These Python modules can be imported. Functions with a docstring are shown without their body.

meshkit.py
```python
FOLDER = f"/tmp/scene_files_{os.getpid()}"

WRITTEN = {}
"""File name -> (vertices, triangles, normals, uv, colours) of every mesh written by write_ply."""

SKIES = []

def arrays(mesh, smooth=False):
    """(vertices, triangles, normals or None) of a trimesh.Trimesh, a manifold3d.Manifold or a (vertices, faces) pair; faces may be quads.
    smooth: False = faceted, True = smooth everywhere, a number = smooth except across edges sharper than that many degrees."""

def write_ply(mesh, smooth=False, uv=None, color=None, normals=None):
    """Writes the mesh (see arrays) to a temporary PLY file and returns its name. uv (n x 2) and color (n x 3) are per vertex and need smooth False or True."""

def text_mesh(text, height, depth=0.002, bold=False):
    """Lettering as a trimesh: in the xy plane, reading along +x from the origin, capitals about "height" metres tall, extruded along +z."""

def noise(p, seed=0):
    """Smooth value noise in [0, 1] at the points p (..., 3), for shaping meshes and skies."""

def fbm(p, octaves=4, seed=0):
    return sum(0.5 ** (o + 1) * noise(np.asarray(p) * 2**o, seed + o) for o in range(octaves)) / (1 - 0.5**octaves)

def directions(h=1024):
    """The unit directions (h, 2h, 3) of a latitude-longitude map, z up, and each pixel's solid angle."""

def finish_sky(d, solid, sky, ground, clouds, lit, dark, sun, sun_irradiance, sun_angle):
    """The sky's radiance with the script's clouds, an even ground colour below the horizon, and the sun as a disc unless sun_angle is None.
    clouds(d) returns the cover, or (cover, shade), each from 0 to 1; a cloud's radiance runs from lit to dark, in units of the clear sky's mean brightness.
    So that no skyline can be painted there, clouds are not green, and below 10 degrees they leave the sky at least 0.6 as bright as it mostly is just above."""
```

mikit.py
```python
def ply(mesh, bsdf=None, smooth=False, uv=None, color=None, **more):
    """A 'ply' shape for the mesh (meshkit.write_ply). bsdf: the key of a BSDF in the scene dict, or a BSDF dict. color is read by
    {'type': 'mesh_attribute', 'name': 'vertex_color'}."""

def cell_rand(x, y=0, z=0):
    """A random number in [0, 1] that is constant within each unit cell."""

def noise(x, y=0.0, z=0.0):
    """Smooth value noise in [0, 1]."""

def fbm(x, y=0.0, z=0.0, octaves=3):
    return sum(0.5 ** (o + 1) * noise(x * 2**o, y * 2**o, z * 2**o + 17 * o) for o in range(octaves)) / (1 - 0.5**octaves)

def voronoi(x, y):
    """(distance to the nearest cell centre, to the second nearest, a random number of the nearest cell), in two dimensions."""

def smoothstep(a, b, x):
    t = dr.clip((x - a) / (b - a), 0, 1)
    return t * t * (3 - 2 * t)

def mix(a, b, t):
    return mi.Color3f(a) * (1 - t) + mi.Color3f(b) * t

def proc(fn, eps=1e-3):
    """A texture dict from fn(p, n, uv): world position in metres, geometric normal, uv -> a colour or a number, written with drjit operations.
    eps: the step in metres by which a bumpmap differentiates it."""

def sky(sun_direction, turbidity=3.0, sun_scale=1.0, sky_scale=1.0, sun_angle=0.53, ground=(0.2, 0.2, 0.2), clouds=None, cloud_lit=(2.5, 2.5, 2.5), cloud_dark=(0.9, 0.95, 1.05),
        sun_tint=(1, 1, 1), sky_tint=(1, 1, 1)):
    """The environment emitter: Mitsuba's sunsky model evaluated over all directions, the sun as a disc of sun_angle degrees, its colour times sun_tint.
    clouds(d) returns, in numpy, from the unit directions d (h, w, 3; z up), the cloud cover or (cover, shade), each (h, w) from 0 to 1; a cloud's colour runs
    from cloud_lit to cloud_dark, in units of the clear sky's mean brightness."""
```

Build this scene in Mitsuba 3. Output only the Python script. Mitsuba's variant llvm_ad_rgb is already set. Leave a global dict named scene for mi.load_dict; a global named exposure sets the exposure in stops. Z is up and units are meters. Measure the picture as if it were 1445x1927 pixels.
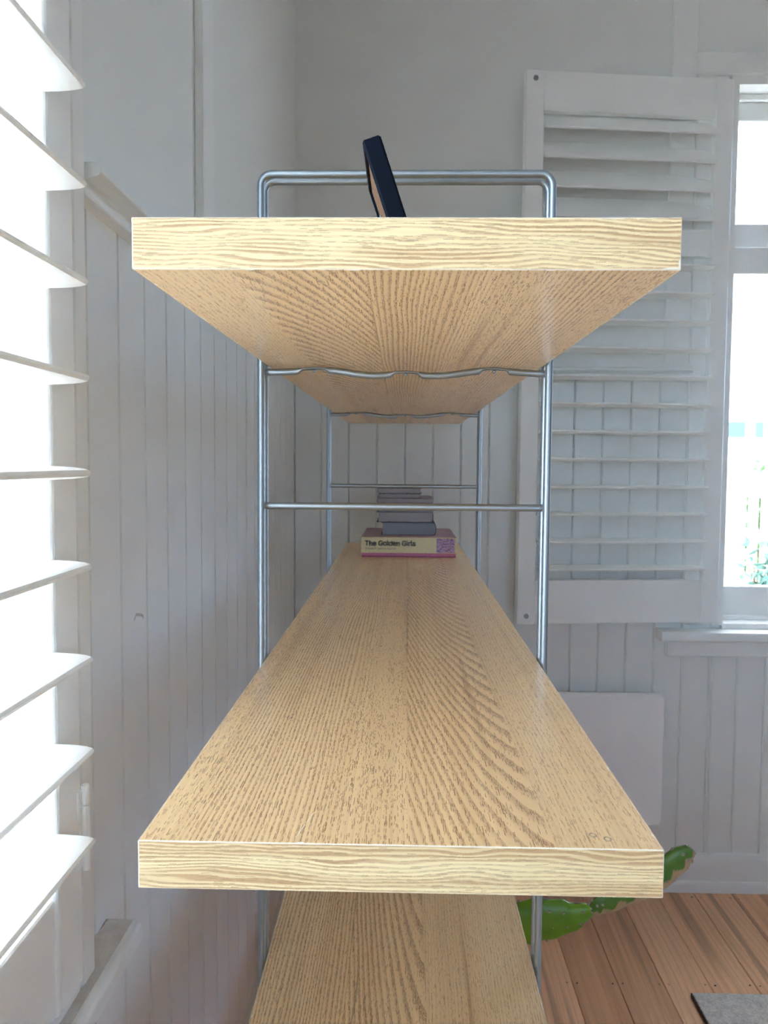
import math, random
import numpy as np, trimesh, drjit as dr, mitsuba as mi, mikit, meshkit
from shapely.geometry import Polygon
from mikit import noise, fbm, cell_rand, smoothstep, mix, proc, voronoi

T = mi.ScalarTransform4f
rng = np.random.default_rng(7)
scene, labels = {}, {}
LEVEL = 1.2286            # the modelling datum (z = 0 below) lies this high above the floor

# ------------------------------------------------------------------ camera, sky, exposure
YAW, PITCH, ROLL, FPX = -0.0238, 0.0595, -0.0077, 1559.2
_f = np.array([math.sin(YAW) * math.cos(PITCH), math.cos(YAW) * math.cos(PITCH), -math.sin(PITCH)])
_r = np.array([math.cos(YAW), -math.sin(YAW), 0.0])
_d = np.cross(_f, _r)
_up = -(-_r * math.sin(ROLL) + _d * math.cos(ROLL))
_eye = np.array([0, 0, LEVEL])
scene['camera'] = {'type': 'thinlens', 'fov_axis': 'x', 'fov': 2 * math.degrees(math.atan(1445 / 2 / FPX)),
                   'to_world': T().look_at(origin=_eye.tolist(), target=(_eye + _f).tolist(), up=_up.tolist()),
                   'aperture_radius': 0.0007, 'focus_distance': 0.66, 'near_clip': 0.01, 'far_clip': 500.0}
# a hazy day: the sun stands veiled high up between the left-hand and the back window, the far side of the sky is pale blue
SUN = np.array([-0.42, 0.22, 0.88]) / np.linalg.norm([-0.42, 0.22, 0.88])
def veil(d):
    g = np.clip(d @ SUN, -1, 1)
    return np.clip(0.14 + 1.0 * np.exp(-(1 - g) / 0.42) + 0.10 * (meshkit.fbm(d * 2.2, 3, 5) - 0.5), 0, 1)
scene['sky'] = mikit.sky(SUN, turbidity=3.0, sun_scale=0.0, sky_tint=(0.74, 1.00, 1.20), ground=(0.42, 0.42, 0.41), clouds=veil, cloud_lit=(2.6, 2.6, 2.6), cloud_dark=(0.9, 0.95, 1.05))
exposure = 5.25

# ------------------------------------------------------------------ helpers
def V(*m):
    return trimesh.util.concatenate(m)

def box(x0, x1, y0, y1, z0, z1, c=0.0):
    """A box with chamfered edges."""
    x0, x1 = sorted((x0, x1)); y0, y1 = sorted((y0, y1)); z0, z1 = sorted((z0, z1))
    if c <= 0:
        b = trimesh.creation.box((x1 - x0, y1 - y0, z1 - z0))
        b.apply_translation(((x0 + x1) / 2, (y0 + y1) / 2, (z0 + z1) / 2))
        return b
    pts = []
    for x, sx in ((x0, 1), (x1, -1)):
        for y, sy in ((y0, 1), (y1, -1)):
            for z, sz in ((z0, 1), (z1, -1)):
                pts += [(x, y + sy * c, z + sz * c), (x + sx * c, y, z + sz * c), (x + sx * c, y + sy * c, z)]
    return trimesh.convex.convex_hull(np.array(pts))

def prism(poly, length, axes):
    """Extrudes a 2D outline by length along the third of axes: axes = (index of u, index of v, index of extrusion)."""
    p = poly if isinstance(poly, Polygon) else Polygon(poly)
    m = trimesh.creation.extrude_polygon(p, length, engine='earcut')
    v = np.zeros_like(m.vertices)
    for k, a in enumerate(axes):
        v[:, a] = m.vertices[:, k]
    f = m.faces
    perm = np.zeros((3, 3)); perm[axes[0], 0] = perm[axes[1], 1] = perm[axes[2], 2] = 1
    if np.linalg.det(perm) < 0:
        f = f[:, ::-1]
    return trimesh.Trimesh(v, f, process=False)

def moved(m, x=0, y=0, z=0, rz=0.0, about=(0, 0, 0)):
    m = m.copy()
    if rz:
        m.apply_transform(trimesh.transformations.rotation_matrix(rz, (0, 0, 1), about))
    m.apply_translation((x, y, z))
    return m

def tube(points, r, sides=20, caps=True):
    p = np.asarray(points, float)
    r = np.broadcast_to(np.asarray(r, float), (len(p),))
    t = np.gradient(p, axis=0); t /= np.linalg.norm(t, axis=1, keepdims=True)
    a = np.cross(t[0], [0.3, 0.9, 0.2]); a /= np.linalg.norm(a)
    rings = []
    for k in range(len(p)):
        a = a - t[k] * (a @ t[k]); a /= np.linalg.norm(a)
        b = np.cross(t[k], a)
        ang = np.arange(sides) * 2 * math.pi / sides
        rings.append(p[k] + r[k] * (np.cos(ang)[:, None] * a + np.sin(ang)[:, None] * b))
    v = np.vstack(rings + [p[:1], p[-1:]])
    n = len(p); f = []
    for i in range(n - 1):
        for j in range(sides):
            q = [i * sides + j, i * sides + (j + 1) % sides, (i + 1) * sides + (j + 1) % sides, (i + 1) * sides + j]
            f += [[q[0], q[1], q[2]], [q[0], q[2], q[3]]]
    if caps:
        for j in range(sides):
            f += [[n * sides, (j + 1) % sides, j], [n * sides + 1, (n - 1) * sides + j, (n - 1) * sides + (j + 1) % sides]]
    return trimesh.Trimesh(v, np.array(f), process=False)

def arc_path(corners, radius, steps=8):
    """A polyline with its inner corners rounded."""
    c = [np.asarray(x, float) for x in corners]
    out = [c[0]]
    for k in range(1, len(c) - 1):
        a = (c[k - 1] - c[k]) / np.linalg.norm(c[k - 1] - c[k]); b = (c[k + 1] - c[k]) / np.linalg.norm(c[k + 1] - c[k])
        half = math.acos(np.clip(a @ b, -1, 1)) / 2
        d = radius / math.tan(half)
        centre = c[k] + (a + b) / np.linalg.norm(a + b) * radius / math.sin(half)
        p, q = c[k] + a * d - centre, c[k] + b * d - centre
        om = math.acos(np.clip(p @ q / radius ** 2, -1, 1))
        for s in np.linspace(0, 1, steps):
            out.append(centre + (math.sin((1 - s) * om) * p + math.sin(s * om) * q) / math.sin(om))
    out.append(c[-1])
    return np.array(out)

def numbered(name):
    if name not in used:
        used.add(name); return name
    k = 1
    while f'{name}_{k:03d}' in used:
        k += 1
    used.add(f'{name}_{k:03d}')
    return f'{name}_{k:03d}'
used = set()

def put(name, mesh, bsdf, parent=None, smooth=False, label=None, cat=None, group=None, kind=None, **more):
    """One mesh = one entry of the scene; under a parent its key starts with the parent's."""
    key = numbered(f'{parent}__{name}' if parent else name)
    if isinstance(mesh, dict):
        scene[key] = mesh
    else:
        m = mesh.copy(); m.apply_translation((0, 0, LEVEL))
        scene[key] = mikit.ply(m, bsdf, smooth=smooth, **more)
    tag(key, label, cat, group, kind)
    return key

def tag(key, label=None, cat=None, group=None, kind=None):
    d = {k: v for k, v in (('label', label), ('category', cat), ('group', group), ('kind', kind)) if v}
    if d:
        labels[key] = d

def thing(name, label, cat, group=None):
    key = numbered(name)
    tag(key, label, cat, group)
    return key

# ------------------------------------------------------------------ materials
def tex(v):
    return v if isinstance(v, dict) else {'type': 'rgb', 'value': list(v)} if isinstance(v, (tuple, list)) else float(v)

def principled(name, base, rough=0.5, spec=0.5, metallic=0.0, bump=None, bump_scale=1.0, both=False, **kw):
    b = {'type': 'principled', 'base_color': tex(base), 'roughness': tex(rough), 'specular': float(spec), 'metallic': float(metallic), **kw}
    if bump is not None:
        b = {'type': 'bumpmap', 'arbitrary': bump, 'scale': float(bump_scale), 'bsdf': b}
    scene[name] = {'type': 'twosided', 'bsdf': b} if both else b

# painted timber: white gloss with brush drag and faint scuffs
def wall_paint(p, n, uv):
    k = 0.965 + 0.04 * noise(p.x * 9 + 3, p.y * 9, p.z * 1.5) + 0.012 * noise(p.x * 160, p.y * 160, p.z * 7)
    c = mi.Color3f(0.755, 0.772, 0.750) * k
    z = p.z - LEVEL
    # a hooked scuff on the left-hand boards near the shelf, and hairline cracks in the board joints
    line = -0.1822 - 0.20 * (p.y - 0.966) - 0.0065 * smoothstep(0.9585, 0.9490, p.y) - 0.0025 * smoothstep(0.975, 0.985, p.y)
    q = smoothstep(0.0030, 0.0008, dr.abs(z - line)) * smoothstep(0.0185, 0.0165, dr.abs(p.y - 0.967)) * (0.55 + 0.45 * noise(p.y * 260, z * 420, 2.0))
    crack = smoothstep(0.62, 0.80, noise(p.x * 30, p.y * 30, z * 26)) * smoothstep(0.0012, 0.0004, dr.abs((p.y - 0.9073) - 0.0915 * dr.floor((p.y - 0.9073) / 0.0915 + 0.5)))
    return mix(c, (0.25, 0.21, 0.17), dr.select(p.x < -0.30, dr.clip(0.75 * q + 0.5 * crack, 0, 1), 0.0))

def brush_bump(p, n, uv):
    return noise(p.x * 420, p.y * 420, p.z * 14) * 0.00006 + noise(p.x * 30, p.y * 30, p.z * 5) * 0.00035

principled('mat_wall', proc(wall_paint), 0.30, 0.5, bump=proc(brush_bump, eps=5e-4))
principled('mat_panel', (0.755, 0.772, 0.750), 0.40, 0.45)
principled('mat_far_wall', (0.32, 0.31, 0.295), 0.6, 0.3)
principled('mat_trim', (0.790, 0.805, 0.785), 0.28, 0.5)
principled('mat_shutter', (0.850, 0.865, 0.845), 0.30, 0.5)
principled('mat_ceiling', (0.66, 0.66, 0.65), 0.7, 0.3)
principled('mat_heater', (0.90, 0.90, 0.89), 0.32, 0.5)
principled('mat_chrome', (0.46, 0.53, 0.58), 0.42, 0.5, metallic=1.0)
principled('mat_steel_dark', (0.30, 0.30, 0.31), 0.4, 0.5, metallic=1.0)
principled('mat_frame_black', (0.0025, 0.006, 0.014), 0.45, 0.10)
def dusty(p, n, uv):
    d = 0.28 + 0.45 * fbm(p.x * 70, p.y * 60, 3.0) + 0.18 * noise(p.x * 500, p.y * 500, 1.0)
    c = mix((0.790, 0.805, 0.785), (0.50, 0.46, 0.40), dr.select((n.z > 0.9) & (p.x < -0.284), dr.clip(d, 0, 1), 0.0))
    return mix(c, (0.12, 0.10, 0.08), dr.select((n.z > 0.9) & (p.x < -0.3118 + 0.0012 * noise(p.y * 260, 5.0)), smoothstep(0.35, 0.75, noise(p.y * 90, 2.0)) * 0.7, 0.0))
principled('mat_sill_dust', proc(dusty), 0.45, 0.4)
scene['mat_pane'] = {'type': 'thindielectric', 'int_ior': 1.5}

# --- oak laminate -----------------------------------------------------------------------------------------
ZT, TT, ZM, Z3, Z4 = 0.1053 + 0.0283, 0.0283, -0.2175, -0.5621, -0.9066   # tops of the four shelves, thickness

def dashes(a, b, w, l, prob_fn, seed):
    """Short pore strokes: a across, b along the grain. Each cell w x l holds a stroke with the chance that prob_fn gives at its middle."""
    col = dr.floor(a / w)
    sh = cell_rand(col, 3 + seed, 11) * l
    row = dr.floor((b + sh) / l)
    h = cell_rand(col, row, seed)
    h2 = cell_rand(col, row, seed + 50)
    h3 = cell_rand(col, row, seed + 90)
    ac, bc = (col + 0.5) * w, (row + 0.5) * l - sh
    pr = prob_fn(ac, bc)
    u = dr.abs((a / w - col) - (0.35 + 0.3 * h2)) / (0.20 + 0.12 * h3)
    v = dr.abs((b + sh) / l - row - 0.5) / (0.22 + 0.26 * h3)
    return dr.select(h < pr, smoothstep(1.0, 0.55, u) * smoothstep(1.0, 0.75, v), 0.0) * (0.55 + 0.45 * h2)

def oak_face(p, n, uv):
    """Printed oak on the broad faces, grain along y: a flowered plank between two straight-grained ones."""
    z = p.z - LEVEL
    up = n.z > 0
    mid = (z > -0.26) & (z < -0.2)
    top = z > 0.0
    third = (z > -0.62) & (z < -0.5)
    axis = dr.select(mid, 0.1010, dr.select(top, -0.1110, 0.0420))      # the heart line, towards which the arches turn
    rim = dr.select(mid, 0.0880, dr.select(top, -0.0980, 0.0300))       # the flowered plank ends short of it
    side = dr.select(mid, 0.0075, dr.select(top, -0.0250, -0.0550))     # the other edge of that plank
    lo, hi = dr.minimum(rim, side), dr.maximum(rim, side)
    gap = dr.select(top, 0.036, dr.select(mid, 0.042, 0.080))
    x = p.x + 0.0050 * (noise(p.x * 8, p.y * 2.2, z * 5 + 3) - 0.5) + 0.0016 * (noise(p.x * 40, p.y * 9, 7.0) - 0.5)
    y = p.y

    def ring(a, b):
        d = dr.abs(a - axis)
        arch = (b + 0.075 * (fbm(a * 13, b * 3.0, z * 3, octaves=3) - 0.5)) / gap - 1600 * d * d * (1 - 2.4 * d)
        straight = a * 280 + 12.0 * (fbm(a * 13 + 5, b * 0.9, z * 3, octaves=3) - 0.5) + 0.8 * (noise(a * 60, b * 5.0, 3.0) - 0.5)
        return dr.select((a > lo) & (a < hi), arch, straight)

    def tooth(r):
        return r - dr.floor(r)

    def calm(a, b):          # where the straight grain shows its rings and where only loose pores
        return smoothstep(0.28, 0.66, noise(a * 28 + 3, b * 1.1, z * 5 + 1))

    flower = (x > lo) & (x < hi)
    right = dr.select(mid, x > hi, dr.select(top, x < lo, x > hi))      # the quieter outer plank
    fr = tooth(ring(x, y))
    late = smoothstep(0.30, 0.90, fr) * smoothstep(1.0, 0.96, fr)

    def prob(a, b):
        f = tooth(ring(a, b))
        fl = (a > lo) & (a < hi)
        q = dr.select(mid, a > hi, dr.select(top, a < lo, a > hi))
        pat = noise(a * 60, b * 6, z * 9 + 2)
        loose = 0.16 + 0.34 * pat
        return dr.select(fl, 0.08 + 0.86 * smoothstep(0.38, 0.80, f) * (0.45 + 0.75 * pat), dr.select(q, 0.12 + 0.26 * smoothstep(0.3, 0.8, f), dr.lerp(loose, 0.05 + 0.95 * smoothstep(0.45, 0.85, f), calm(a, b))))

    d1 = dashes(x, y, 0.00105, 0.0085, prob, 5)
    d2 = dashes(x + 0.0006, y + 0.003, 0.0012, 0.0160, lambda a, b: prob(a, b) * 0.5, 27)
    d3 = dashes(x + 0.0003, y + 0.001, 0.00085, 0.0055, lambda a, b: prob(a, b) * 0.45, 41)
    pore = dr.maximum(dr.maximum(d1, d2), 0.8 * d3) * dr.select(right, 0.70, 1.0)
    streak = noise(x * 300, y * 2.0, z * 4) * 0.5 + noise(x * 85, y * 1.0, z * 4 + 8) * 0.5
    broad = noise(x * 20, y * 0.7, z * 6 + 1)
    dark_line = smoothstep(0.70, 0.82, noise(x * 120 + 7, y * 1.3, z * 4 + 2)) * smoothstep(0.45, 0.65, noise(x * 15, y * 1.1, 4.0))
    c = mix((0.900, 0.665, 0.370), (0.540, 0.340, 0.165), dr.clip(0.46 * streak + 0.24 * broad + dr.select(flower, 0.42, dr.select(right, 0.14, 0.38 * calm(x, y))) * late + 0.42 * dark_line, 0, 1))
    c = mix(c, (0.285, 0.120, 0.038), dr.clip(pore * 0.88, 0, 1))
    # the join between two planks of the print
    seam = smoothstep(0.0016, 0.0004, dr.abs(x - side - 0.0016 * (noise(2.0, y * 9) - 0.5))) * smoothstep(0.25, 0.75, noise(1.0, y * 7)) * (0.3 + 0.7 * noise(1.0, y * 90))
    crack = smoothstep(0.0014, 0.0003, dr.abs(p.x + 0.064 - 0.013 * dr.sin(y * 9.0) - 0.006 * noise(y * 6, 4.0))) * smoothstep(0.30, 0.50, noise(y * 5 + 2, 8.0))
    seam = dr.maximum(seam, dr.select(third & up, crack, 0.0))
    c = mix(c, (0.33, 0.21, 0.11), dr.clip(seam * 0.7, 0, 1))
    # two small knots printed near the right front corner of the middle shelf
    for kx, ky in ((0.1128, 0.4775), (0.1202, 0.4728)):
        e = dr.sqrt(dr.square((p.x - kx) / 0.0021) + dr.square((p.y - ky) / 0.0030))
        knot = smoothstep(0.35, 0.05, dr.abs(e - 0.85)) * dr.select(mid & up, 0.85, 0.0) * (0.45 + 0.55 * noise(p.x * 500, p.y * 500))
        c = mix(c, (0.20, 0.13, 0.10), dr.clip(knot, 0, 1))
    # laminate worn through to the pale substrate along the arrises
    ex = dr.minimum(dr.minimum(p.x + 0.1508, 0.1492 - p.x), dr.minimum(p.y - 0.460, 2.244 - p.y))
    wear = smoothstep(0.0013, 0.0005, ex - 0.0011 * smoothstep(0.6, 0.85, noise(p.x * 140, p.y * 140, z * 3)))
    c = mix(c, (0.86, 0.82, 0.72), dr.clip(wear, 0, 1))
    # a hairline scratch near the front edge
    sc = smoothstep(0.0005, 0.0001, dr.abs(p.x + 0.0615 - 0.20 * (y - 0.465))) * smoothstep(0.020, 0.016, dr.abs(y - 0.484)) * smoothstep(0.25, 0.5, noise(y * 300, 3.0))
    return mix(c, (0.90, 0.84, 0.70), dr.select(mid & up, sc * 0.75, 0.0))

def oak_end(p, n, uv):
    """Printed oak on the short edge bands, grain along x."""
    z = p.z - LEVEL
    a = z + 0.0026 * (noise(p.x * 9, z * 30, 3.0) - 0.5) + 0.0016 * (noise(p.x * 30, z * 60, 9.0) - 0.5) + p.x * dr.select(z > 0, 0.016, 0.006)
    b = p.x

    def phase(q, s):
        r = q * 400 + 4.2 * (fbm(s * 13, q * 70, 4.0, octaves=3) - 0.5)
        return r - dr.floor(r)

    def prob(q, s):
        return 0.12 + 0.80 * smoothstep(0.40, 0.75, phase(q, s)) * (0.35 + noise(s * 14, q * 120, 2.0))

    f = phase(a, b)
    band = smoothstep(0.28, 0.66, f) * smoothstep(1.0, 0.90, f) * (0.15 + 1.15 * noise(b * 26, a * 140, 6.0)) + 0.35 * smoothstep(0.55, 0.75, noise(b * 7, a * 130, 11.0))
    d = dr.maximum(dashes(a, b, 0.00095, 0.0080, prob, 61), 0.85 * dashes(a + 0.0004, b, 0.00085, 0.0115, lambda q, s: prob(q, s) * 0.5, 73))
    streak = noise(b * 20, a * 900, 1.0)
    c = mix((0.880, 0.715, 0.400), (0.560, 0.355, 0.175), dr.clip(0.85 * band + 0.20 * streak, 0, 1))
    c = mix(c, (0.36, 0.225, 0.115), dr.clip(d * 0.72, 0, 1))
    # pale chipped arrises
    zt = dr.select(z > 0, 0.1336, dr.select(z > -0.3, -0.2175, dr.select(z > -0.7, -0.5621, -0.9066)))
    e = dr.minimum(dr.minimum(zt - z, z - (zt - 0.0283)), dr.minimum(p.x + 0.1508, 0.1492 - p.x))
    chip = smoothstep(0.0008, 0.0003, e - 0.0009 * smoothstep(0.66, 0.84, noise(p.x * 70, z * 120, 5.0)) * smoothstep(0.4, 0.75, noise(p.x * 6 + 3, 1.0)))
    return mix(c, (0.88, 0.83, 0.70), dr.clip(chip * 0.8, 0, 1))

def oak_long(p, n, uv):
    z = p.z - LEVEL
    st = noise(p.y * 12, z * 900, 2.0) * 0.6 + noise(p.y * 3, z * 200, 4.0) * 0.5
    d = dashes(z, p.y, 0.001, 0.0075, lambda q, s: 0.25 + 0.0 * q, 81)
    c = mix((0.78, 0.63, 0.37), (0.58, 0.40, 0.21), dr.clip(st, 0, 1))
    return mix(c, (0.42, 0.275, 0.155), d * 0.65)

principled('mat_oak', proc(oak_face), 0.25, 0.5)
principled('mat_oak_end', proc(oak_end), 0.42, 0.4)
principled('mat_oak_long', proc(oak_long), 0.42, 0.4)

# --- floorboards ---------------------------------------------------------------------------------------
BOARD, JOINT = 0.108, 0.410
def floor_wood(p, n, uv):
    k = dr.floor((p.x - JOINT) / BOARD + 100.0)
    h, h2 = cell_rand(k, 5), cell_rand(k, 9)
    x = p.x + 0.010 * (noise(p.x * 4, p.y * 2.2, h * 30) - 0.5)
    g = noise(x * 190, p.y * 2.4, h * 40) * 0.5 + noise(x * 48, p.y * 1.1, h * 20) * 0.5
    r = x * 60 + 6 * fbm(x * 6, p.y * 1.3, h * 25, octaves=2)
    f = r - dr.floor(r)
    c = mix((0.86, 0.50, 0.285), (0.46, 0.225, 0.110), dr.clip(h * 0.85 + 0.95 * (g - 0.5) + 0.05, 0, 1))
    c = mix(c, (0.88, 0.58, 0.35), dr.clip(h2 * 0.75 - 0.25, 0, 1))
    c = mix(c, (0.29, 0.155, 0.09), dr.clip(smoothstep(0.60, 0.95, f) * 0.22 * (0.2 + h2) + smoothstep(0.58, 0.78, noise(x * 60, p.y * 1.8, h * 12)) * 0.5, 0, 1))
    d = dashes(x, p.y, 0.0016, 0.022, lambda a, b: 0.22 + 0.0 * a, 19)
    return mix(c, (0.24, 0.13, 0.07), d * 0.25)
principled('mat_floor', proc(floor_wood), 0.36, 0.45)
principled('mat_subfloor', (0.03, 0.02, 0.015), 0.9, 0.1)
principled('mat_nail', (0.03, 0.025, 0.022), 0.6, 0.3)
def rug_col(p, n, uv):
    k = 0.55 * noise(p.x * 260, p.y * 260, p.z * 260) + 0.45 * fbm(p.x * 90, p.y * 70, 3.0)
    return mix((0.36, 0.35, 0.33), (0.70, 0.69, 0.65), dr.clip(k * 1.3 - 0.15, 0, 1))
principled('mat_rug', proc(rug_col), 0.95, 0.1, bump=proc(lambda p, n, uv: noise(p.x * 420, p.y * 420, p.z * 420) * 0.0012, eps=6e-4))
principled('mat_rug_edge', (0.055, 0.048, 0.042), 0.9, 0.1)

# ------------------------------------------------------------------ the room
XW, D, XR, YR, ZC, ZF = -0.313, 2.36, 3.60, -2.60, 1.65, -LEVEL

# floor: each board its own piece
put('floor', box(XW - 0.10, XR + 0.1, YR - 0.1, D + 0.1, ZF - 0.08, ZF - 0.0165), 'mat_subfloor', kind='structure', label='reddish brown polished timber board floor')
k0 = math.floor((XW - JOINT) / BOARD)
k = k0
while JOINT + k * BOARD < XR:
    a, b = max(JOINT + k * BOARD, XW), min(JOINT + (k + 1) * BOARD, XR)
    put('board', box(a + 0.0006, b - 0.0006, YR, D, ZF - 0.016, ZF + 0.0006 * ((k * 7) % 3) - 0.0006, 0.0012), 'mat_floor', 'floor')
    k += 1
nail = trimesh.creation.cylinder(0.0019, 0.004, sections=10)
for j in range(-1, 8):
    for s in (-1, 1):
        for y in (1.908, 1.455, 2.31):
            if y == 2.31 and j < 2: continue
            put('nail', moved(nail, JOINT + j * BOARD + s * (0.0105 + 0.002 * rng.random()), y + 0.002 * rng.standard_normal(), ZF - 0.0011), 'mat_nail', 'floor')

put('ceiling', box(XW - 0.1, XR + 0.1, YR - 0.1, D + 0.1, ZC, ZC + 0.08), 'mat_ceiling', kind='structure', label='white ceiling')

# openings: left window, right-hand back window
LW0, LW1, LZ0, LZ1 = -1.02, 0.692, -0.488, 1.25
BW0, BW1, BZ0, BZ1 = 0.885, 1.80, -0.452, 1.041
TH = 0.115

def wall_with_hole(u0, u1, z0, z1, holes, make):
    """Solid pieces of wall round the openings, as one mesh."""
    ms, cuts = [], sorted(holes)
    at = u0
    for h0, h1, a, b in cuts:
        ms += [make(at, h0, z0, z1), make(h0, h1, z0, a), make(h0, h1, b, z1)]
        at = h1
    return V(*ms, make(at, u1, z0, z1))

put('wall_left', wall_with_hole(YR, D + TH, ZF - 0.05, ZC, [(LW0, LW1, LZ0, LZ1)], lambda a, b, c, d: box(XW - TH, XW - 0.010, a, b, c, d)), 'mat_wall', kind='structure', label='white painted tongue and groove wall on the left')
put('wall_back', wall_with_hole(XW - 0.010, XR + 0.1, ZF - 0.05, ZC, [(BW0, BW1, BZ0, BZ1)], lambda a, b, c, d: box(a, b, D + 0.010, D + TH, c, d)), 'mat_wall', kind='structure', label='white painted tongue and groove wall behind the shelves')
RW0, RW1, RZ0, RZ1 = 0.80, 1.65, -0.40, 0.80
put('wall_rear', wall_with_hole(XW - TH, XR + 0.1, ZF - 0.05, ZC, [(RW0, RW1, RZ0, RZ1)], lambda a, b, c, d: box(a, b, YR - TH, YR, c, d)), 'mat_far_wall', kind='structure', label='plain wall facing the shelves')
put('wall_right', box(XR, XR + TH, YR, D + 0.01, ZF - 0.05, ZC), 'mat_far_wall', kind='structure', label='plain wall on the right')

RAIL = 0.25    # the boards end behind the chair rail
def vboard(u0, u1, z0, z1, side):
    """One board with bevelled long edges: a V groove opens between neighbours."""
    c, g, t = 0.0032, 0.0004, 0.0102
    prof = [(u0 + g, 0), (u1 - g, 0), (u1 - g, t - c), (u1 - g - c, t), (u0 + g + c, t), (u0 + g, t - c)]
    if side == 'left':
        m = prism([(a, b) for a, b in prof], z1 - z0, (1, 0, 2)); m.apply_translation((XW - 0.0102, 0, z0))
    else:
        m = prism([(a, -b) for a, b in prof], z1 - z0, (0, 1, 2)); m.apply_translation((0, D + 0.0102, z0))
    return m
PL, PB = 0.0915, 0.0795
k = -20
while True:
    a, b = 0.9073 + (k - 1) * PL, 0.9073 + k * PL
    k += 1
    if a > D: break
    if b < -1.1: continue
    top = RAIL if a > LW1 - 0.02 else LZ0 - 0.03
    if a < LW1 < b: a = LW1
    put('board', vboard(a, min(b, D), ZF, top, 'left'), 'mat_wall', 'wall_left')
k = -5
while True:
    a, b = 0.0017 + k * PB, 0.0017 + (k + 1) * PB
    k += 1
    if a > XR: break
    if b < XW: continue
    a = max(a, XW)
    if a < BW0 < b:
        put('board', vboard(a, BW0, ZF, RAIL, 'back'), 'mat_wall', 'wall_back'); a = BW0
    top = RAIL if (b < BW0 + 0.001 or a > BW1) else BZ0 - 0.012
    put('board', vboard(a, b, ZF, top, 'back'), 'mat_wall', 'wall_back')
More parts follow.
